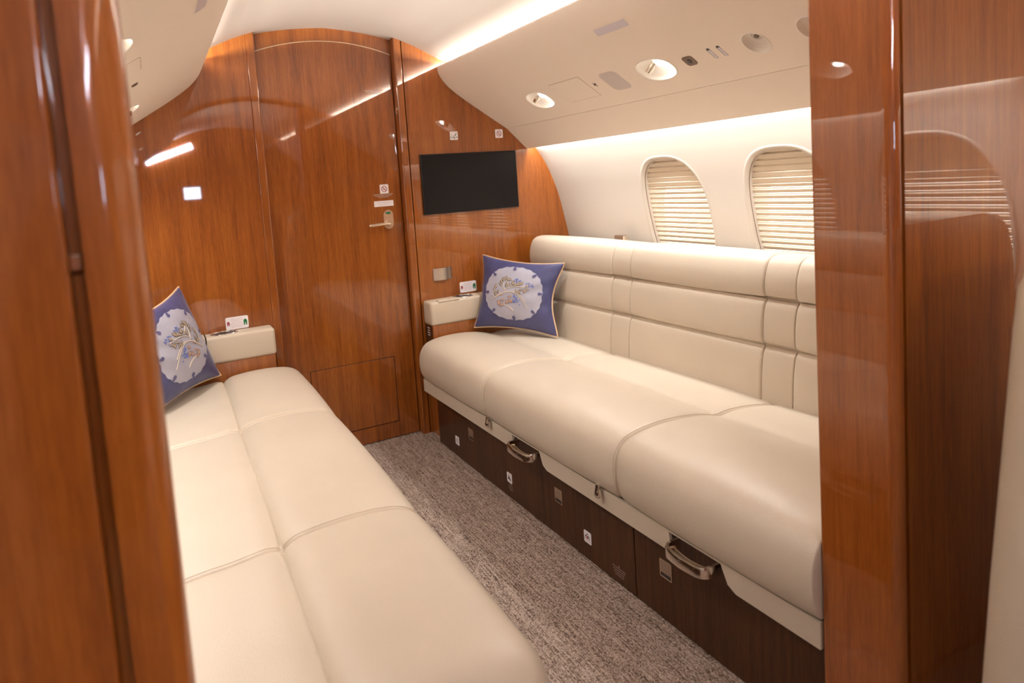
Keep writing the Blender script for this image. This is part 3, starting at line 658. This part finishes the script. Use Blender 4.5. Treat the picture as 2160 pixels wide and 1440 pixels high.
# ------------------------------------------------------------------ throw pillows
def pillow(TL, TR, BL, BR, T, label, flip):
    TL, TR, BL, BR = map(Vector, (TL, TR, BL, BR)); cen = (TL+TR+BL+BR)/4
    nrm = ((TR+BR-TL-BL).cross(TL+TR-BL-BR)).normalized()
    if nrm.y > 0: nrm = -nrm
    def base(u, v):
        pu = u*(1.02-.12*(1-v*v)-(.09*(1-v*v)**2 if (u > 0) != flip else 0)); pv = v*(1.02-.12*(1-u*u)); a, b = (pu+1)/2, (pv+1)/2
        return BL*(1-a)*(1-b)+BR*a*(1-b)+TL*(1-a)*b+TR*a*b
    def wr(u, v):
        q = -u if flip else u
        return .0035*math.sin(9*u+5*v)*math.cos(4*v-3*u)*max(0, max(abs(u), abs(v))-.35)+.0075*math.sin(13*v-6*q)*max(0, q-.25)*max(0, 1-abs(v))**.5*max(0, 1-q)**.4
    def surf(u, v, c=0, sgn=1):
        h = T*(max(0, 1-u*u)*max(0, 1-v*v))**.42
        return base(u, v)+nrm*sgn*(h+c+wr(u, v))
    P = tag(empty('throw_pillow', base(0, -1)), label, 'pillow', 'embroidered blue throw pillows')
    n = 26; V, Fc = [], []; cs = [math.sin(math.pi/2*(2*i/n-1)) for i in range(n+1)]
    for sg in (1, -1):
        for j in range(n+1):
            for i in range(n+1): V.append(tuple(surf(cs[i], cs[j], 0, sg)))
    q = (n+1)**2
    for sg in (0, 1):
        for j in range(n):
            for i in range(n):
                a = sg*q+j*(n+1)+i; f_ = (a, a+1, a+n+2, a+n+1); Fc.append(f_ if sg == 0 else f_[::-1])
    obj('cover', (V, Fc), 'navy', P, ang=80)
    ed = [(-1+2*i/16, -1) for i in range(16)]+[(1, -1+2*i/16) for i in range(16)]+[(1-2*i/16, 1) for i in range(16)]+[(-1, 1-2*i/16) for i in range(16)]
    obj('piping', tube([base(u, v) for u, v in ed], .0042, True, 8), 'cord', P)
    # medallion: scalloped disc that follows the bulge
    K, Rn = 96, 12; V, Fc = [tuple(surf(.0, .03, .0012))], []
    for r in range(1, Rn+1):
        for k in range(K):
            a = 2*math.pi*k/K; R_ = .79*(1+.035*abs(math.sin(12*a+.4))); V.append(tuple(surf(.0+R_*r/Rn*math.cos(a), .03+R_*r/Rn*math.sin(a), .0014)))
    for k in range(K): Fc.append((0, 1+k, 1+(k+1) % K))
    for r in range(Rn-1):
        for k in range(K): Fc.append((1+r*K+k, 1+r*K+(k+1) % K, 1+(r+1)*K+(k+1) % K, 1+(r+1)*K+k))
    obj('medallion', (V, Fc), 'silver', P, ang=80)
    def patch(pts, c): return [tuple(surf(u, v, c)) for u, v in pts], [tuple(range(len(pts)))]
    for k in range(8):
        gs = []; a = math.radians(90+45*k+4); u0, v0 = .735*math.cos(a), .03+.735*math.sin(a)
        gs.append(patch([(u0+.045*math.cos(t*math.pi/7), v0+.045*math.sin(t*math.pi/7)) for t in range(14)], .0030))
        gs.append(patch([(u0+.03*math.cos(a+b_)+.03*q_*math.cos(a), v0+.03*math.sin(a+b_)+.03*q_*math.sin(a)) for b_, q_ in ((1.57, 0), (1.2, 2.2), (-1.2, 2.2), (-1.57, 0))], .0028))
        obj('notch', join(*gs), 'navy_dark', P)
    def leaf(x, y, ang, l=.066, w_=.026):
        u, v = (x-740)/640, (735-y)/600
        if flip: u = -u; ang = 180-ang
        a = math.radians(ang); ca, sa = math.cos(a), math.sin(a); o_ = []
        for t in range(10):
            q_ = 2*math.pi*t/10; p, r_ = l*math.cos(q_), w_*math.sin(q_); o_.append((u+p*ca-r_*sa, v+p*sa+r_*ca))
        return patch(o_, .0034)
    B = [(595, 455, 70), (640, 470, 40), (655, 490, 20), (540, 500, 110), (515, 545, 120), (505, 590, 130), (565, 480, 100), (625, 580, 110), (610, 600, 100), (680, 575, 120), (715, 530, 80), (735, 540, 60), (800, 545, 100), (825, 540, 80), (855, 545, 70), (885, 530, 60), (760, 575, 30), (795, 680, 95), (830, 700, 60), (865, 705, 130), (880, 650, 20), (940, 670, 90), (965, 660, 70), (1005, 640, 20), (985, 570, 60), (440, 760, 110), (470, 725, 70), (425, 770, 130), (395, 700, 95), (410, 640, 90), (430, 620, 85)]
    Rr = [(495, 910, 100), (515, 920, 80), (545, 945, 110), (570, 950, 60), (640, 895, 80), (665, 890, 60), (700, 875, 120), (725, 865, 130), (690, 790, 30), (570, 865, 10), (525, 770, 10)]
    for i_, (x, y, a) in enumerate(B+Rr):
        g_ = leaf(x+6, y-3, a, .056, .009); hl = ([tuple(Vector(v)+nrm*.0006) for v in g_[0]], g_[1])
        obj('embroidered_leaf', join(mi(leaf(x, y, a), 0), mi(hl, 1)), ['leaf' if i_ < len(B) else 'rust', 'thread'], P)
    ST = [[(370, 880), (460, 800), (590, 730), (700, 705), (800, 735), (900, 800), (960, 880), (1010, 970)], [(380, 860), (480, 780), (620, 715), (760, 700), (880, 750), (980, 850)], [(560, 690), (640, 640), (760, 605), (900, 600), (1020, 610)], [(590, 945), (680, 970), (770, 1040)], [(640, 950), (720, 985), (760, 1020)], [(380, 790), (400, 690), (430, 600)], [(600, 700), (560, 600), (570, 500)], [(900, 600), (960, 570), (1000, 545)], [(540, 740), (500, 780), (430, 830)], [(700, 600), (640, 560), (600, 500)]]
    gs = []
    for st in ST:
        c_ = catmull([((x-740)/640*(-1 if flip else 1), (735-y)/600, 0) for x, y in st], 5); gs.append(tube([surf(p.x, p.y, .0026) for p in c_], .0013, n=5))
    obj('embroidered_stems', join(*gs), 'thread', P)['kind'] = 'stuff'
    r = random.Random(3); dots = []
    for cx_, cy_, k, sp in ((790, 490, 12, 52), (1050, 560, 14, 70), (780, 780, 13, 52), (800, 860, 14, 62)):
        for _ in range(k):
            u, v = (cx_+r.gauss(0, sp*.6)-740)/640*(-1 if flip else 1), (735-cy_+r.gauss(0, sp*.5))/600
            dots.append(patch([(u+.019*math.cos(t), v+.019*math.sin(t)) for t in (0, 1.05, 2.1, 3.14, 4.2, 5.25)], .0034))
    obj('embroidered_berries', join(*dots), 'berry', P)['kind'] = 'stuff'
    return P
pillow((.655, -.055, .818), (.862, -.428, .784), (.548, -.128, .500), (.798, -.438, .468), .062, 'blue embroidered throw pillow leaning in the corner of the right sofa', False)
pillow((-.860, -.430, .80), (-.680, -.075, .845), (-.830, -.455, .470), (-.570, -.125, .492), .062, 'blue embroidered throw pillow on the left sofa half hidden by post', True)

# ------------------------------------------------------------------ forward cabin: a cream seat by the right partition, cool light and screen seen as reflections
S = tag(empty('cabin_seat', (.62, -2.60, 0)), 'cream leather cabin seat edge beside the wood panel at far right', 'seat')
V, Fc = [], []; n = 12
def seatback(z):               # half-width and centre of the backrest at height z
    return
secs = [(.02, .200, 1.14), (.30, .205, 1.16), (.44, .212, 1.17), (.60, .235, 1.18), (.80, .270, 1.18), (.93, .292, 1.16), (.985, .305, 1.14), (1.015, .335, 1.10), (1.025, .38, 1.04)]
for z, x0, x1 in secs:
    for (px, py) in rrect(x1-x0, .17, .05, 4): V.append(((x0+x1)/2+px-.062, -2.49+py, z))
n = len(rrect(1, .17, .05, 4))
for j in range(len(secs)-1):
    for i in range(n): Fc.append((j*n+i, j*n+(i+1) % n, (j+1)*n+(i+1) % n, (j+1)*n+i))
Fc += [tuple(range(n)), tuple(range((len(secs)-1)*n, len(secs)*n))[::-1]]
obj('backrest', (V, Fc), 'leather', S, ang=50)
obj('seat_cushion', box(.36, .90, -3.10, -2.58, .30, .46, .05, 4), 'leather', S, ang=50)
obj('base', box(.40, .86, -3.0, -2.60, 0, .30, .02), 'wood_dark', S)
LB = tag(empty('ceiling_light', (-.52, YF+.03, 1.64)), 'cool white light tube on the forward wall, seen mirrored in the glossy wood', 'light')
obj('tube', tube([(-.735, YF+.04, 1.567), (-.32, YF+.04, 1.712)], .030, n=12), 'bar', LB); obj('bracket', box(-.56, -.48, YF, YF+.015, 1.62, 1.66), 'steel', LB)
MO = tag(empty('wall_screen', (-.357, YF, 1.25)), 'small bright screen on the forward wall, seen mirrored in the glossy wood', 'screen')
obj('panel', box(-.432, -.282, YF, YF+.012, 1.192, 1.308, .003), 'mon', MO); obj('rim', box(-.442, -.272, YF-.002, YF+.008, 1.182, 1.318, .003), 'bezel', MO)
